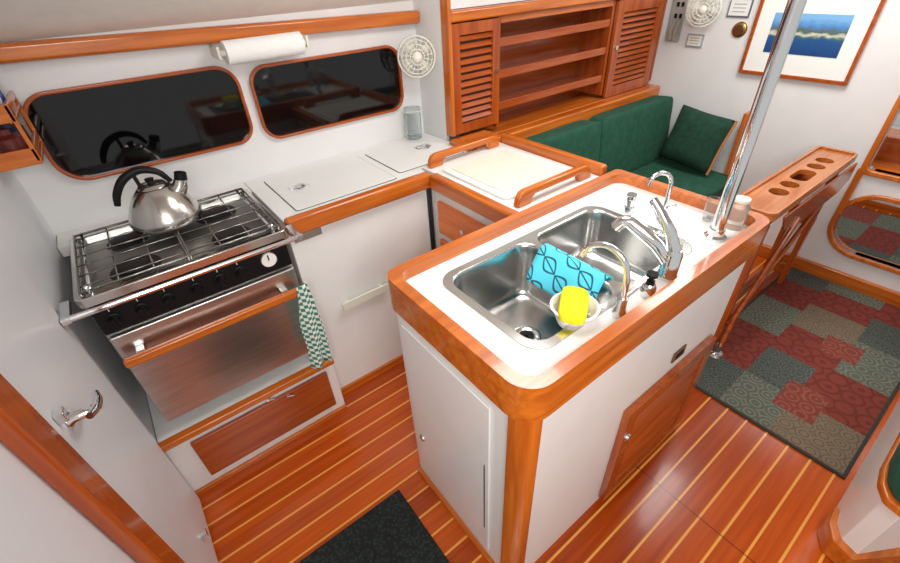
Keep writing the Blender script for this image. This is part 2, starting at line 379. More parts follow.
pw=box("partition_panel",(1.43,.93,0),(1.455,1.66,.859),DY,bev=.002); tag(pw,"wood panel dividing galley and settee","panel")
# ------------------------------------------------------------------ island
isl=root("sink_island",(.92,.62,0),"white galley island with rounded varnished wood rim and louvred door","kitchen island")
IX0,IX1,IY0,IY1=.405,1.445,.335,.88
plate("body",rr(IX0+.02,IX1-.02,IY0+.02,IY1-.005,[.045,.01,.01,.01],6),[rr(IX0+.045,IX1-.045,IY0+.045,IY1-.03,.02,4)],.0,.89,WHITE,isl)
cx,cy=IX0+.02+.045,IY0+.02+.045
pts=[(cx+.052*math.cos(a),cy+.052*math.sin(a)) for a in [math.radians(180+ (90)*i/12) for i in range(13)]]
pts+= [(cx+.03*math.cos(a),cy+.03*math.sin(a)) for a in [math.radians(270-90*i/12) for i in range(13)]]
plate("corner_post",pts,[],.0,.87,WZ,isl)
plate("rim",rr(IX0,IX1,IY0,IY1,[.065,.05,.02,.045],8),[rr(IX0+.03,IX1-.03,IY0+.03,IY1-.03,.04,8)],.862,.966,WX,isl,bev=.012,seg=3,label="varnished wood raised rim")
SX0,SX1,SY0,SY1=.52,1.195,.42,.80; SD=.86
b1=rr(SX0+.022,SD-.010,SY0+.022,SY1-.022,.05,8); b2=rr(SD+.010,SX1-.022,SY0+.022,SY1-.022,.05,8)
plate("countertop",rr(IX0+.027,IX1-.027,IY0+.027,IY1-.027,.03,6),[rr(SX0+.01,SX1-.01,SY0+.01,SY1-.01,.05,8)],.89,.932,WHITE,isl)
box("toe_trim",(IX0+.004,IY0+.09,0),(IX0+.0195,IY1-.01,.022),WY,isl,bev=.003)
box("door_panel",(IX0+.013,.46,.06),(IX0+.0195,.84,.80),WHITE,isl,bev=.002,label="white flush door")
box("vent_slot",(IX0+.0122,.475,.20),(IX0+.0129,.479,.55),DARKG,isl,bev=0)
bm=bmesh.new(); alathe(bm,[(.001,-.006),(.012,-.006),(.014,0),(.001,0)],(IX0+.013,.80,.30),18,'x'); fin(bm,"latch",CHROME,isl,smooth=False)
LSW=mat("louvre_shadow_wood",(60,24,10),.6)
def louver(parent,name,x0,x1,z0,z1,y,mz=DZ,mx=DX,fr=.05,knob=None,th=.02,pitch=.026,tilt=50,dep=.011):
    d=plate(name,rr(x0,x1,z0,z1,.004,2),[rr(x0+fr,x1-fr,z0+fr,z1-fr,.004,2)],y-th,y,mz,parent,ax='y',bev=.003)
    bm=bmesh.new(); n=int((z1-z0-2*fr)/pitch); R=Matrix.Rotation(math.radians(tilt),3,'X')
    for i in range(n):
        z=z0+fr+(i+.5)*(z1-z0-2*fr)/n
        abox(bm,(x0+fr-.003,y-th*.55-dep,z-.0025),(x1-fr+.003,y-th*.55+dep,z+.0025),R)
    fin(bm,"louvre_panel",mx,d)
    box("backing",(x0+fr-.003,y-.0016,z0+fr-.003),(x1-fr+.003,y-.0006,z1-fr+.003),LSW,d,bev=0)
    if knob:
        bm=bmesh.new(); alathe(bm,[(.001,-.008),(.012,-.008),(.014,0),(.001,0)],(knob[0],y-th,knob[1]),18,'y'); fin(bm,"latch",CHROME,d,smooth=False)
    return d
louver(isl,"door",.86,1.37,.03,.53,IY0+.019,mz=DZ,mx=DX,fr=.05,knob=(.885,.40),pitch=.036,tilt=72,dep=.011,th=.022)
ol=root("wall_outlet",(1.13,IY0+.018,.57),"small dark electrical outlet on the island side","outlet")
box("outlet_plate",(1.09,IY0+.014,.575),(1.16,IY0+.0195,.615),mat("brown_plate",(110,74,50),.4),ol,bev=.002); box("socket",(1.105,IY0+.012,.583),(1.145,IY0+.0142,.606),BLACK,ol,bev=.001)
# sink
sk=root("double_sink",(.86,.61,.75),"stainless steel double bowl sink set in the island top","sink")
plate("sink_rim",rr(SX0,SX1,SY0,SY1,.06,8),[b1,b2],.9325,.9355,STEEL2,sk,bev=.001)
def basin(x0,x1,y0,y1,depth):
    R=[]
    for z,ins,rad in ((.9345,-.001,.051),(.925,.002,.05),(.90,.004,.05),(.9335-depth+.035,.008,.05),(.9335-depth+.015,.013,.048),(.9335-depth+.005,.024,.042),(.9335-depth+.002,.045,.03),(.9335-depth,.09,.02)):
        R.append([(p[0],p[1],z) for p in rr(x0+ins,x1-ins,y0+ins,y1-ins,rad,8)])
    o=loft("bowl",R,SINKM,sk); s=o.modifiers.new("sol","SOLIDIFY"); s.thickness=.0015; s.offset=-1
    c=((x0+x1)/2,(y0+y1)/2,.9335-depth)
    lathe("drain",[(.042,0.0005),(.042,.003),(.03,.003),(.026,.001),(.001,.001)],c,CHROME,sk)
    lathe("strainer",[(.001,.0012),(.022,.0012),(.022,.004),(.006,.005),(.006,.012),(.001,.012)],c,BLACK,sk,n=16)
basin(SX0+.022,SD-.010,SY0+.022,SY1-.022,.185); basin(SD+.010,SX1-.022,SY0+.022,SY1-.022,.165)
# faucets
ZC=.9325; FY=.393
f1=root("curved_tap",(.77,FY,ZC),"thin chrome swan-neck tap beside the sink","tap")
lathe("base",[(.001,0),(.018,0),(.018,.008),(.012,.02),(.012,.05),(.001,.05)],(.77,FY,ZC),CHROME,f1)
tube("spout",[(.77,FY,ZC+.04),(.77,FY+.003,ZC+.11),(.767,FY+.02,ZC+.15),(.76,FY+.06,ZC+.168),(.755,FY+.10,ZC+.15),(.752,FY+.115,ZC+.12)],.0075,CHROME,f1,smooth_n=6)
tube("lever",[(.775,FY,ZC+.045),(.81,FY-.006,ZC+.06)],.005,CHROME,f1,n=8)
f2=root("mixer_tap",(.99,FY,ZC),"heavy chrome single-lever mixer tap with pull-out spray","tap")
lathe("base",[(.001,0),(.026,0),(.026,.01),(.023,.015),(.023,.072),(.018,.085),(.001,.09)],(.99,.403,ZC),CHROME,f2)
tube("spout",[(.99,.408,ZC+.05),(.975,.445,ZC+.09),(.940,.51,ZC+.140),(.930,.526,ZC+.137),(.922,.536,ZC+.118)],[.022,.021,.018,.017,.015],CHROME,f2,n=18)
tube("lever",[(.99,.403,ZC+.08),(.988,.425,ZC+.125),(.980,.462,ZC+.175),(.976,.482,ZC+.198)],[.018,.015,.012,.010],CHROME,f2,n=14)
f3=root("filter_tap",(1.26,.58,ZC),"slim chrome gooseneck filter tap with small lever","tap")
lathe("base",[(.001,0),(.02,0),(.02,.006),(.012,.02),(.012,.045),(.001,.045)],(1.26,.58,ZC),CHROME,f3)
tube("spout",[(1.26,.58,ZC+.04),(1.26,.58,ZC+.12),(1.25,.59,ZC+.15),(1.225,.605,ZC+.158),(1.205,.615,ZC+.145),(1.20,.618,ZC+.12)],.0065,CHROME,f3,smooth_n=6)
tube("lever",[(1.26,.58,ZC+.04),(1.285,.555,ZC+.05)],.005,CHROME,f3,n=8)
sp=root("spray_head",(1.23,.68,ZC),"chrome hand spray standing behind the sink","spray head")
lathe("spray_base",[(.001,0),(.018,0),(.016,.02),(.001,.02)],(1.23,.68,ZC),CHROME,sp)
lathe("nozzle",[(.001,.02),(.012,.02),(.014,.04),(.017,.055),(.015,.065),(.001,.065)],(1.23,.68,ZC),CHROME,sp)
so=root("soap_dispenser",(.885,FY,ZC),"small chrome soap dispenser with black pump","soap dispenser")
lathe("bottle",[(.001,0),(.018,0),(.019,.01),(.017,.028),(.012,.035),(.001,.035)],(.885,FY,ZC),CHROME,so)
lathe("pump",[(.001,.035),(.010,.035),(.010,.044),(.006,.046),(.006,.056),(.014,.058),(.014,.065),(.001,.065)],(.885,FY,ZC),BLACK,so)
WP=mat("white_plastic",(244,244,240),.35)
TX,TY=.688,.462
tb=lathe("tub",[(.001,0),(.036,0),(.052,.045),(.058,.049),(.052,.051),(.034,.006),(.001,.005)],(TX,TY,.911),WP); tag(tb,"white plastic tub holding a sponge in the sink corner","tub")
sg=cushion("sponge",(TX-.060,TY-.030,.948),(TX+.058,TY+.036,.978),YELL,M=rotM((TX,TY,.96),'X',5)@rotM((TX,TY,.96),'Z',35),puff=1.0); tag(sg,"bright yellow dish sponge in the white tub","sponge")
def cloth():
    bm=bmesh.new(); prof=[(.788,.852),(.800,.872),(.820,.900),(.842,.930),(.854,.941),(.868,.942),(.882,.934),(.890,.90),(.894,.87)]
    prof=cat_([(a,0,b) for a,b in prof],3); n=14; G=[]
    for j in range(n+1):
        y=.485+.225*j/n; row=[]
        for i,p in enumerate(prof):
            w=.001*math.sin(j*.9+i*.2)*(1-min(1,i/12))
            row.append(bm.verts.new((p.x+w,y+.008*math.sin(i*.15),p.z+.6*abs(w))))
        G.append(row)
    for j in range(n):
        for i in range(len(prof)-1): bm.faces.new((G[j][i],G[j+1][i],G[j+1][i+1],G[j][i+1]))
    o=fin(bm,"dish_cloth",leafmat(),smooth=True); s=o.modifiers.new("s","SOLIDIFY"); s.thickness=.002; return o
tag(cloth(),"light turquoise leaf-print dish cloth draped over the sink divider","dish cloth")
o=root("bottle",(1.372,.415,ZC),"clear plastic container with pale cap beside the chrome pole","bottle"); h,r=.095,.027
lathe("bottle_body",[(.001,0),(r,0),(r,h*.75),(r*.7,h*.85),(r*.7,h*.9),(.001,h*.9)],(1.372,.415,ZC),PLAST,o); lathe("cap",[(.001,h*.9),(r*.8,h*.9),(r*.8,h),(.001,h)],(1.372,.415,ZC),FANW,o)
o=root("tumbler",(1.365,.485,ZC),"small clear tumbler beside the chrome pole","tumbler"); r,h=.022,.07
lathe("glass_body",[(.001,.001),(r*.8,.001),(r,h),(r*.92,h),(r*.75,.006),(.001,.006)],(1.365,.485,ZC),GLASS,o)
po=root("support_pole",(1.275,.42,ZC),"polished stainless steel support pole rising from the island","pole")
tube("pole",[(1.275,.42,ZC),(1.245,.42,1.965)],.0175,CHROME,po,n=24); lathe("flange",[(.001,0),(.03,0),(.03,.006),(.022,.012),(.022,.03),(.001,.03)],(1.275,.42,ZC),CHROME,po)
# ------------------------------------------------------------------ stove
st=root("stove",(.01,1.55,.36),"stainless steel gimballed marine stove with oven and wood bar","stove")
SXa,SXb=-.265,.30
box("body",(SXa,1.36,.40),(SXb,1.775,.925),STEEL,st,bev=.004)
box("control_panel",(SXa+.005,1.338,.812),(SXb-.005,1.3595,.912),BLACK,st,bev=.004)
box("oven_door",(SXa+.005,1.335,.41),(SXb-.005,1.3595,.80),STEEL,st,bev=.006,label="brushed stainless oven door")
plate("hob_rim",rr(SXa-.01,SXb+.01,1.335,1.785,.02,4),[rr(SXa+.015,SXb-.015,1.36,1.76,.02,4)],.915,.945,STEEL2,st,bev=.004)
box("hob_pan",(SXa+.014,1.361,.9255),(SXb-.014,1.759,.929),mat("hob_pan_steel",(170,170,166),.35,1),st,bev=0)
for x in (-.205,.235):
    box("bar_bracket",(x-.012,1.305,.715),(x+.012,1.335,.745),STEEL2,st)
box("bar",(SXa+.01,1.283,.712),(SXb-.015,1.306,.744),WX,st,bev=.008,label="varnished wood oven door bar")
bm=bmesh.new(); atube(bm,[(-.305,1.268,.94),(.335,1.268,.94)],.0085,12)
for x in (-.295,.323):
    abox(bm,(x-.010,1.26,.932),(x+.010,1.36,.945))
fin(bm,"front_rail",CHROME,st,smooth=False,label="chrome safety rail")
KMK=mat("knob_mark_white",(220,220,220),.5)
for x in (-.22,-.15,-.08,.0,.07,.13):
    bm=bmesh.new(); alathe(bm,[(.001,-.026),(.012,-.026),(.016,-.008),(.019,-.006),(.019,0),(.001,0)],(x,1.338,.858),18,'y'); abox(bm,(x-.003,1.306,.844),(x+.003,1.325,.872)); k=fin(bm,"knob",BLACK,st,smooth=False)
    box("knob_mark",(x-.001,1.3365,.884),(x+.001,1.3377,.892),KMK,st,bev=0)
lathe("thermometer",[(.001,-.008),(.026,-.008),(.029,-.003),(.029,0),(.001,0)],(.225,1.338,.864),STEEL2,st,ax='y'); lathe("dial_face",[(.001,-.010),(.024,-.010),(.024,-.007),(.001,-.007)],(.225,1.338,.864),WP,st,ax='y')
box("dial_needle",(.222,1.3265,.864),(.226,1.3278,.884),BLACK,st,bev=0)
BD=mat("burner_dark",(26,25,25),.5)
for (x,y,r) in ((-.12,1.45,.050),(.16,1.45,.042),(-.12,1.66,.042),(.16,1.66,.050)):
    lathe("burner",[(.001,0),(r+.02,0),(r+.018,.004),(r,.006),(r,.014),(r*.7,.018),(.001,.018)],(x,y,.929),BD,st)
for x0,x1 in ((SXa+.01,.015),(.022,SXb-.01)):
    bm=bmesh.new(); z=.956; y0,y1=1.355,1.76
    atube(bm,[(x0,y0,z),(x1,y0,z),(x1,y1,z),(x0,y1,z)],.004,6,closed=True)
    for k in range(6):
        y=y0+(k+.5)*(y1-y0)/6; atube(bm,[(x0,y,z),(x1,y,z)],.0024,6)
    for k in range(1,3):
        x=x0+k*(x1-x0)/3; atube(bm,[(x,y0,z-.004),(x,y1,z-.004)],.0024,6)
    for x in (x0,x1):
        for y in (y0,y1): atube(bm,[(x,y,z),(x,y,.925)],.004,6)
    fin(bm,"grate",GRATE,st,smooth=True)
for x in (SXa+.03,SXb-.03):
    bm=bmesh.new(); atube(bm,[(x,1.35,.95),(x,1.78,.95)],.005,8); atube(bm,[(x,1.35,.95),(x,1.345,.975)],.005,8); fin(bm,"pot_clamp",CHROME,st,smooth=True)
def towel():
    bm=bmesh.new(); n,mr=10,22; G=[]
    for j in range(mr+1):
        z=.765-.38*j/mr; w=.036+.04*min(1,j/9); row=[]
        for i in range(n+1):
            t=i/n; x=.283-w/2+w*t; y=1.262+.010*math.sin(t*9+j*.08)*(.4+j/mr)
            row.append(bm.verts.new((x+.002*math.sin(j*.5)-.012*(j/mr),y,z+.01*t)))
        G.append(row)
    for j in range(mr):
        for i in range(n): bm.faces.new((G[j][i],G[j][i+1],G[j+1][i+1],G[j+1][i]))
    o=fin(bm,"tea_towel",checkmat(),smooth=True); s=o.modifiers.new("s","SOLIDIFY"); s.thickness=.003; return o
tag(towel(),"green and white checked tea towel hanging on the stove bar","tea towel")
# kettle
KX,KY,KZ=.015,1.655,.9605
KS=mat("kettle_steel",(200,198,192),.2,1)
kt=root("kettle",(KX,KY,KZ),"polished steel whistling kettle with curved black handle","kettle")
lathe("body",[(.001,0),(.100,0),(.108,.006),(.110,.018),(.106,.034),(.091,.068),(.070,.100),(.051,.119),(.045,.123),(.001,.125)],(KX,KY,KZ),KS,kt,n=48)
lathe("lid",[(.001,.124),(.044,.124),(.039,.132),(.012,.136),(.001,.137)],(KX,KY,KZ),KS,kt)
lathe("lid_knob",[(.001,.136),(.010,.136),(.014,.150),(.001,.153)],(KX,KY,KZ),BLACK,kt,n=20)
tube("spout",[(KX+.05,KY-.01,KZ+.08),(KX+.076,KY-.012,KZ+.108),(KX+.086,KY-.014,KZ+.132)],[.031,.023,.018],KS,kt,n=18)
tube("whistle",[(KX+.085,KY-.014,KZ+.128),(KX+.091,KY-.014,KZ+.15)],[.020,.018],BLACK,kt,n=18)
tube("handle",[(KX+.055,KY-.008,KZ+.128),(KX+.032,KY-.006,KZ+.165),(KX-.015,KY,KZ+.183),(KX-.065,KY,KZ+.166),(KX-.098,KY,KZ+.128),(KX-.112,KY,KZ+.092)],[.008,.010,.0125,.013,.012,.009],BLACK,kt,n=14,smooth_n=4,label="black curved kettle handle")
tube("handle_strut",[(KX-.03,KY,KZ+.120),(KX-.035,KY,KZ+.176)],.006,BLACK,kt,n=10)
bc=root("stove_base_cabinet",(0,1.6,0),"white ledge cabinet below the stove with a wood drawer","cabinet")
box("body",(-.318,1.34,0),(.329,1.79,.335),WHITE,bc,bev=.002)
box("edge_trim",(-.318,1.305,.318),(.329,1.339,.346),WX,bc,bev=.006)
box("toe_trim",(-.318,1.325,0),(.329,1.3395,.025),WX,bc,bev=.003)
box("drawer",(-.24,1.322,.07),(.29,1.3395,.275),DX,bc,bev=.004)
for x,z in ((.05,.2975),(.12,.265)):
    bm=bmesh.new(); alathe(bm,[(.001,-.012),(.008,-.012),(.01,0),(.001,0)],(x,1.33,z+.0),14,'y'); atube(bm,[(x,1.318,z),(x+.02,1.316,z-.006)],.004,8); fin(bm,"latch",CHROME,bc,smooth=False)
# ------------------------------------------------------------------ hull accessories
pr=root("paper_towel_roll",(.54,1.82,1.35),"white paper towel roll on a holder under the wood trim","paper towel")
lathe("roll",[(.014,-.14),(.038,-.14),(.038,.14),(.014,.14)],(.54,1.83,1.408),PAPER,pr,ax='x',n=32)
lathe("spindle",[(.001,-.155),(.01,-.155),(.01,.155),(.001,.155)],(.54,1.83,1.408),FANW,pr,ax='x')
for x in (.378,.702): box("bracket",(x-.005,1.815,1.39),(x+.005,HULL-.001,1.43),FANW,pr)
jr=root("glass_jar",(1.17,1.865,.9205),"clear glass storage jar with lid on the worktop","jar")
lathe("jar_body",[(.001,.0045),(.038,.0045),(.04,.013),(.04,.12),(.036,.13),(.034,.13),(.036,.12),(.036,.015),(.001,.010)],(1.17,1.865,.9205),GLASS,jr)
lathe("lid",[(.001,.131),(.042,.131),(.042,.148),(.001,.148)],(1.17,1.865,.9205),PLAST,jr)
def fan(c,nrm,R=.085,lab=""):
    c=Vector(c); nrm=Vector(nrm).normalized(); q=Vector((0,0,1)).rotation_difference(nrm); M=Matrix.Translation(c)@q.to_matrix().to_4x4()
    f=root("cabin_fan",c,lab,"fan","small cabin fans")
    bm=bmesh.new()
    for rr_,z in ((R,0),(R*.82,.018),(R*.6,.026),(R*.38,.03),(R,-.03)):
        atube(bm,[(rr_*math.cos(a*math.pi/14),rr_*math.sin(a*math.pi/14),z) for a in range(28)],.0022 if rr_<R else .004,6,closed=True)
    for k in range(18):
        a=2*math.pi*k/18; atube(bm,[(R*math.cos(a),R*math.sin(a),-.03),(R*math.cos(a),R*math.sin(a),0),(R*.7*math.cos(a),R*.7*math.sin(a),.023),(.02*math.cos(a),.02*math.sin(a),.031)],.0018,5)
    fin(bm,"guard",FANW,f,smooth=True,M=M)
    bm=bmesh.new(); alathe(bm,[(.001,-.07),(.026,-.065),(.03,-.04),(.03,-.02),(.001,-.015)],(0,0,0),20); fin(bm,"motor",FANW,f,smooth=True,M=M)
    bm=bmesh.new(); alathe(bm,[(.001,.028),(.022,.028),(.022,.034),(.001,.035)],(0,0,0),20); fin(bm,"badge",FANW,f,smooth=True,M=M)
    for k in range(4):
        bm=bmesh.new(); g=[]
        for i in range(5):
            r=.015+(R*.85-.015)*i/4; w=.6+.35*math.sin(i/4*math.pi)
            for s in (-1,1):
                a=k*math.pi/2+s*w*.55; g.append(bm.verts.new((r*math.cos(a),r*math.sin(a),-.005+.010*s)))
        for i in range(4): bm.faces.new((g[2*i],g[2*i+1],g[2*i+3],g[2*i+2]))
        o=fin(bm,"blade",FANW,f,smooth=True,M=M); s=o.modifiers.new("s","SOLIDIFY"); s.thickness=.002
    return f
f=fan((1.18,1.80,1.295),(-.45,-.85,.1),.082,"small ivory cabin fan on the partition above the worktop")
tube("bracket",[(1.21,1.84,1.29),(PX+.002,1.86,1.26)],.01,FANW,f)
f=fan((2.90,1.42,1.345),(-1,-.35,.05),.085,"small ivory cabin fan on the white bulkhead")
tube("bracket",[(2.94,1.43,1.345),(2.998,1.44,1.345)],.01,FANW,f)
cs=root("corner_shelf",(-.26,1.78,1.22),"two-tier varnished wood corner shelf beside the window","shelf")
for z in (1.22,1.335):
    box("shelf_board",(-.319,1.67,z),(-.205,1.896,z+.010),WY,cs); box("rail",(-.215,1.67,z+.026),(-.205,1.896,z+.046),WY,cs,bev=.003)
    box("end_rail",(-.319,1.66,z),(-.205,1.6695,z+.046),WX,cs,bev=.003)
for y in (1.66,1.888): box("upright",(-.215,y,1.2305),(-.205,y+.009,1.379),WZ,cs,bev=.001)
RED=mat("dark_red_tin",(96,34,28),.4); TINB=mat("dark_tin",(36,40,72),.4); LBW=mat("label_white",(214,220,228),.4)
def can(y,z,h,r,m,l,n,c): tag(lathe(n,[(.001,0),(r,0),(r,h*.72),(r*.5,h*.84),(r*.5,h),(.001,h)],(-.253,y,z),m),l,c)
can(1.705,1.3455,.12,.028,BLUE,"blue plastic bottle on the upper corner shelf","bottle","bottle")
tag(box("carton",(-.295,1.738,1.3455),(-.222,1.765,1.4655),LBW),"white carton on the upper corner shelf","carton")
tag(box("carton",(-.295,1.770,1.3455),(-.222,1.82,1.4555),BLUE),"blue carton on the upper corner shelf","carton")
can(1.855,1.3455,.11,.028,BLUE,"blue bottle beside the window on the upper shelf","bottle","bottle")
can(1.71,1.2305,.085,.03,RED,"dark red tin on the lower corner shelf","tin","tin")
can(1.78,1.2305,.09,.03,TINB,"dark blue tin on the lower corner shelf","tin","tin")
can(1.85,1.2305,.085,.03,BRASS,"brass coloured tin on the lower corner shelf","tin","tin")
# ------------------------------------------------------------------ saloon lockers
LY=1.70
lk=root("saloon_locker",(2.15,1.8,.9),"varnished wood locker with louvred doors and open shelves","locker")
X0,X1,Z0_,Z1_=PX+.022,2.995,.90,1.42
box("top_board",(X0,LY-.03,Z1_),(X1,HULL-.003,Z1_+.045),WX,lk,bev=.01)
box("bottom_board",(1.47,LY-.02,Z0_-.04),(X1,HULL-.003,Z0_),WX,lk,bev=.006)
box("back_panel",(X0,HULL-.012,Z0_+.001),(X1,HULL-.004,Z1_-.001),DX,lk,bev=0)
for x in (X0,1.575,2.445,X1-.02): box("upright",(x,LY+(.022 if x==X0 else 0),Z0_+.02 if x>X0 else .947),(x+.02,HULL-.013,Z1_-.001),DZ,lk,bev=.003)
for z in (1.0,1.15,1.29):
    box("shelf",(1.596,LY+.02,z),(2.444,HULL-.013,z+.012),DX,lk,bev=.002); box("shelf_rail",(1.596,LY+.005,z),(2.444,LY+.019,z+.04),DX,lk,bev=.004)
box("shelf_header",(1.596,LY,1.39),(2.444,LY+.018,Z1_-.001),WX,lk,bev=.003)
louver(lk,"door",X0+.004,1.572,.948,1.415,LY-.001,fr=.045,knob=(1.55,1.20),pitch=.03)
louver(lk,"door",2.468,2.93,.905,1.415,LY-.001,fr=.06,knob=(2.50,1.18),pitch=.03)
ub=box("upper_panel",(X0,LY+.01,1.467),(2.998,LY+.03,1.968),GREY,bev=0); tag(ub,"white panel above the wood lockers","panel")
# ------------------------------------------------------------------ settee
se=root("settee",(2.2,1.3,0),"green upholstered settee with varnished wood backboard","settee")
box("base",(1.47,.98,0),(2.99,1.62,.34),DX,se)
box("back_board",(1.47,1.615,.341),(2.99,1.675,.900),WX,se,bev=.01)
box("front_edge",(1.47,.955,.30),(2.99,.979,.37),WX,se,bev=.006)
cushion("seat_cushion",(1.48,.96,.342),(2.985,1.50,.46),GREEN,se,puff=.12)
for x0,x1 in ((1.475,2.225),(2.227,2.983)):
    cushion("back_cushion",(x0,1.46,.44),(x1,1.59,.858),GREEN,se,M=rotM((1.5,1.55,.45),'X',-5),puff=.1)
def pillow(c,w,h,t,M):
    bm=bmesh.new(); n=12; G={}
    for s in (-1,1):
        for i in range(n+1):
            for j in range(n+1):
                u=-1+2*i/n; v=-1+2*j/n; e=(1-u**4)*(1-v**4)
                if s==1 and (i in(0,n) or j in (0,n)): G[s,i,j]=G[-1,i,j]; continue
                k=1-.08*(1-abs(u)**2)*abs(v)**3-.05*(abs(u)*abs(v))**4; k2=1-.08*(1-abs(v)**2)*abs(u)**3-.05*(abs(u)*abs(v))**4
                G[s,i,j]=bm.verts.new((s*t*e**.7,u*w*k2,v*h*k))
    for s in (-1,1):
        for i in range(n):
            for j in range(n): bm.faces.new((G[s,i,j],G[s,i+1,j],G[s,i+1,j+1],G[s,i,j+1]))
    edge=[G[-1,0,j].co.copy() for j in range(n+1)]
    MM=Matrix.Translation(c)@M
    r_=root("throw_pillow",c,"dark green square pillow with tan edge leaning against the bulkhead","pillow")
    fin(bm,"pillow_cover",GREEN2,r_,smooth=True,M=MM)
    tube("piping",edge,.009,TAN,r_,n=8,M=MM)
pillow(Vector((2.86,1.245,.655)),.18,.175,.07,Matrix.Rotation(math.radians(16),4,'Y')@Matrix.Rotation(math.radians(6),4,'X'))
eb=box("settee_end_board",(2.93,1.02,.46),(2.998,1.045,.84),WZ,bev=.008); tag(eb,"varnished wood end board at the head of the settee","end board")
# ------------------------------------------------------------------ bulkhead decorations
pf=root("framed_picture",(BX,.9,1.04),"wood framed harbour photograph with wide white mount on the bulkhead","picture")
plate("frame",rr(.645,1.165,1.035,1.45,.002,1),[rr(.662,1.148,1.052,1.433,.002,1)],BX-.025,BX-.001,DX,pf,ax='x',bev=.003)
box("mount",(BX-.014,.661,1.051),(BX-.010,1.149,1.434),mat("mount_board",(236,238,234),.7),pf,bev=0)
box("print",(BX-.0165,.735,1.15),(BX-.0145,1.075,1.335),picmat(),pf,bev=0,label="blue harbour photograph")
ENG=mat("engraving_grey",(120,124,130),.6)
def plaque(y,z,w,h,lab,m=WHITE,fm=STEEL2):
    p=root("plaque",(BX,y,z-h/2),lab,"plaque"); box("plaque_frame",(BX-.01,y-w/2,z-h/2),(BX-.0005,y+w/2,z+h/2),fm,p,bev=.002); box("plaque_face",(BX-.012,y-w/2+.008,z-h/2+.008),(BX-.0101,y+w/2-.008,z+h/2-.008),m,p,bev=0)
    lf=bmesh.new()
    for k in range(3): abox(lf,(BX-.0126,y-w*.28,z-h*.22+k*h*.2),(BX-.0121,y+w*.28,z-h*.22+k*h*.2+.003))
    fin(lf,"engraved_lines",ENG,p)
plaque(1.47,1.175,.10,.07,"small pale plaque under the fan",FANW,mat("plaque_edge",(150,160,170),.4))
plaque(1.265,1.35,.12,.09,"small silver framed plaque beside the picture",WHITE,mat("silver_edge",(130,140,160),.3,.6))
lc=root("brass_gauge",(BX,1.235,1.20),"round brass gauge on the bulkhead","gauge")
lathe("case",[(.001,-.012),(.03,-.012),(.038,-.008),(.04,0),(.001,0)],(BX-.0005,1.235,1.245),BRASS,lc,ax='x'); lathe("gauge_face",[(.001,-.0145),(.026,-.0145),(.026,-.012),(.001,-.012)],(BX-.0005,1.235,1.245),STEEL2,lc,ax='x')
wp=root("wiring_panel",(BX,1.62,1.2),"grey switch panel with hanging cables","switch panel")
box("panel_board",(BX-.012,1.57,1.16),(BX-.0005,1.66,1.40),mat("grey_panel",(160,160,154),.5),wp)
for k,(y,z) in enumerate(((1.59,1.36),(1.62,1.36),(1.59,1.30),(1.62,1.30))): box("switch",(BX-.02,y-.008,z-.012),(BX-.0121,y+.008,z+.012),BLACK,wp)
CBL=mat("beige_cable",(170,160,130),.5)
for k in range(2): tube("cable",[(BX-.014,1.59+.03*k,1.27),(BX-.05,1.585+.03*k,1.22),(BX-.03,1.60+.02*k,1.17),(BX-.012,1.59+.03*k,1.19)],.004,CBL,wp,smooth_n=5,n=6)
# ------------------------------------------------------------------ table
tt=root("folding_table",(2.38,.52,.0095),"varnished wood folding table with slotted drink holder top","table")
ty0,ty1,tx0,tx1=.445,.62,1.90,2.86
holes=[]
for a,b,r in ((2.12,2.20,.034),(2.235,2.31,.034),(2.34,2.50,.034),(2.535,2.61,.034),(2.64,2.72,.034)): holes.append(rr(a,b,.495,.567,r,5))
plate("table_top",rr(tx0,tx1,ty0,ty1,.03,5),holes,.735,.76,TBX,tt,bev=.003)
plate("top_fiddle",rr(tx0,tx1,ty0,ty1,.03,5),[rr(tx0+.014,tx1-.014,ty0+.014,ty1-.014,.02,5)],.7605,.772,TBX,tt,bev=.003)
box("holder_bottom",(1.96,.475,.69),(2.82,.595,.70),DX,tt)
for y in (.473,.601): box("holder_side",(1.96,y-.005,.69),(2.82,y+.005,.7349),DX,tt)
plate("leaf",[(tx0+.10,.73),(tx1-.01,.73),(tx1-.01,.64),(tx1-.12,.60),(tx0+.35,.60),(tx0+.16,.65)],[],ty0-.012,ty0-.002,DX,tt,ax='y',bev=.004,label="hanging drop leaf")
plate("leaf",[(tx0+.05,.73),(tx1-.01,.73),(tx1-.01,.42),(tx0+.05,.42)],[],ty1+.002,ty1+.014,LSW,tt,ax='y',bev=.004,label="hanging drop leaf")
for x in (1.97,2.74):
    for y in (.48,.575): box("leg",(x-.018,y-.014,.0095),(x+.018,y+.014,.69),DZ,tt,bev=.005)
    box("leg_rail",(x-.014,.464,.08),(x+.014,.591,.14),DY,tt,bev=.004)
    box("leg_rail",(x-.014,.464,.40),(x+.014,.591,.45),DY,tt,bev=.004)
box("stretcher",(1.99,.515,.14),(2.73,.540,.20),DX,tt,bev=.006)
tube("brace",[(1.93,.44,.04),(1.97,.445,.20),(2.20,.43,.66)],.011,DX,tt,n=8)
tube("brace",[(1.97,.46,.15),(2.72,.46,.62)],.011,DX,tt,n=8)
lathe("foot",[(.001,0),(.035,0),(.03,.012),(.016,.016),(.016,.06),(.001,.06)],(1.90,.44,0.0095),CHROME,tt)
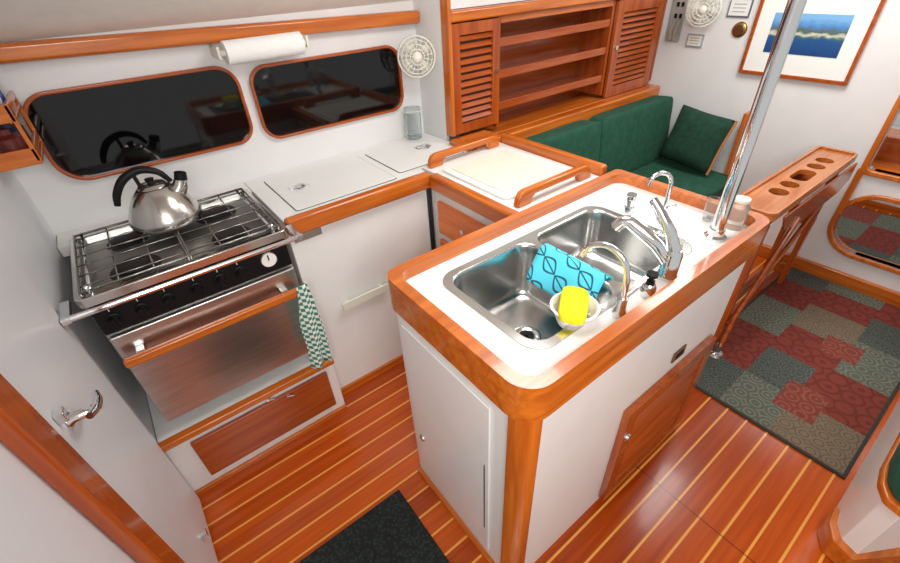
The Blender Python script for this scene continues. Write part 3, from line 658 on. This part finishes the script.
# ------------------------------------------------------------------ rugs and mat
def rug(name,x0,y0,nx,ny,c,lab,blocks):
    bm=bmesh.new(); occ=[[1 for j in range(ny)] for i in range(nx)]
    for (i0,j0,w,h,k) in blocks:
        for a in range(w):
            for b in range(h):
                if 0<=i0+a<nx and 0<=j0+b<ny: occ[i0+a][j0+b]=k
    V=[[bm.verts.new((x0+i*c,y0+j*c,.009)) for j in range(ny+1)] for i in range(nx+1)]
    for i in range(nx):
        for j in range(ny):
            f=bm.faces.new((V[i][j],V[i+1][j],V[i+1][j+1],V[i][j+1])); f.material_index=occ[i][j]
    fcs=set(bm.faces[:])
    X1_,Y1_=x0+nx*c,y0+ny*c; e=.012
    abox(bm,(x0-e,y0-e,.001),(X1_+e,Y1_+e,.0085))
    for f in bm.faces:
        if f not in fcs: f.material_index=5
    o=fin(bm,name,RUG+[RUGB]); 
    tag(o,lab,"rug"); return o
BL=[(0,0,5,5,2),(0,5,6,4,1),(0,9,5,4,3),(5,0,6,5,0),(5,5,5,4,3),(10,4,5,5,0),(5,9,7,4,0),(11,0,6,4,1),(15,4,5,5,2),(12,9,6,4,1),(17,0,5,4,3),(20,4,4,5,0),(18,9,5,4,0),(22,0,5,4,0),(24,4,3,5,1),(23,9,4,4,3),
    (3,3,4,3,4),(13,3,3,3,4)]
rug("area_rug",1.645,-.16,26,13,.0508,"patchwork area rug in red, sage, beige and slate beside the table",BL)
rug("area_rug",3.3,-.3,17,18,.0508,"patchwork rug on the fore cabin floor",BL+[(0,13,6,5,0),(6,13,6,5,1),(12,13,5,5,4)])
mt=box("floor_mat",(-.12,.0,.0005),(.31,.85,.012),matmat(),bev=.004); tag(mt,"dark green ribbed rubber floor mat beside the island","floor mat")
# ------------------------------------------------------------------ opposite settee
s2=root("opposite_settee",(2.1,-.5,0),"white based settee with green cushion and wood base trim","settee")
def foot(ex,ey=0): 
    p=[(1.30-ex,-.27),(1.315-ex,-.225+ey),(1.36-ex,-.20+ey),(1.42-ex,-.19+ey)]
    return p+[(2.99,-.19+ey),(2.99,-.85),(1.9,-.85),(1.55-ex,-.42)]
plate("base",foot(0),[],0,.40,WHITE,s2,bev=.003)
plate("base_trim",[(1.275,-.27),(1.29,-.21),(1.345,-.18),(1.42,-.175),(1.42,-.3),(1.60,-.42),(1.55,-.455)],[],0.0005,.085,WX,s2,bev=.006)
plate("top_trim",foot(.09,.012),[],.401,.43,WX,s2,bev=.008)
plate("seat_cushion",foot(.085,.008),[],.431,.53,GREEN,s2,bev=.025,seg=3)
# ------------------------------------------------------------------ lights
def area(loc,tgt,size,power,col=(1,.975,.94)):
    l=bpy.data.lights.new("area_light",'AREA'); l.size=size; l.energy=power; l.color=col
    o=bpy.data.objects.new("area_light",l); o.location=loc; o.rotation_euler=(Vector(tgt)-Vector(loc)).to_track_quat('-Z','Y').to_euler(); COL.objects.link(o)
area((-.1,-.45,1.9),(.7,1.0,.6),.8,34)
area((1.0,.85,1.955),(1.0,.85,0),.5,11)
area((2.3,.7,1.955),(2.3,.8,0),.6,17)
area((3.9,.2,1.95),(3.9,.2,0),.4,9)
w=bpy.data.worlds.new("world"); sc.world=w; w.use_nodes=True; bg=w.node_tree.nodes["Background"]; bg.inputs[0].default_value=(1,.985,.965,1); bg.inputs[1].default_value=.62
# ------------------------------------------------------------------ camera
pit,yaw,rol=math.radians(36.28),math.radians(54.37),math.radians(3.38)
h=Vector((math.cos(yaw),math.sin(yaw),0)); up=Vector((0,0,1))
F=h*math.cos(pit)-up*math.sin(pit); r=F.cross(up).normalized(); u=r.cross(F)
r2=r*math.cos(rol)-u*math.sin(rol); u2=u*math.cos(rol)+r*math.sin(rol)
cam=bpy.data.cameras.new("camera"); cam.lens=431.8/900*36; cam.sensor_width=36; cam.clip_start=.02
co=bpy.data.objects.new("camera",cam)
Mx=Matrix((r2,u2,-F)).transposed().to_4x4(); Mx.translation=Vector((0,0,1.622)); co.matrix_world=Mx
COL.objects.link(co); sc.camera=co
sc.view_settings.view_transform='Standard'
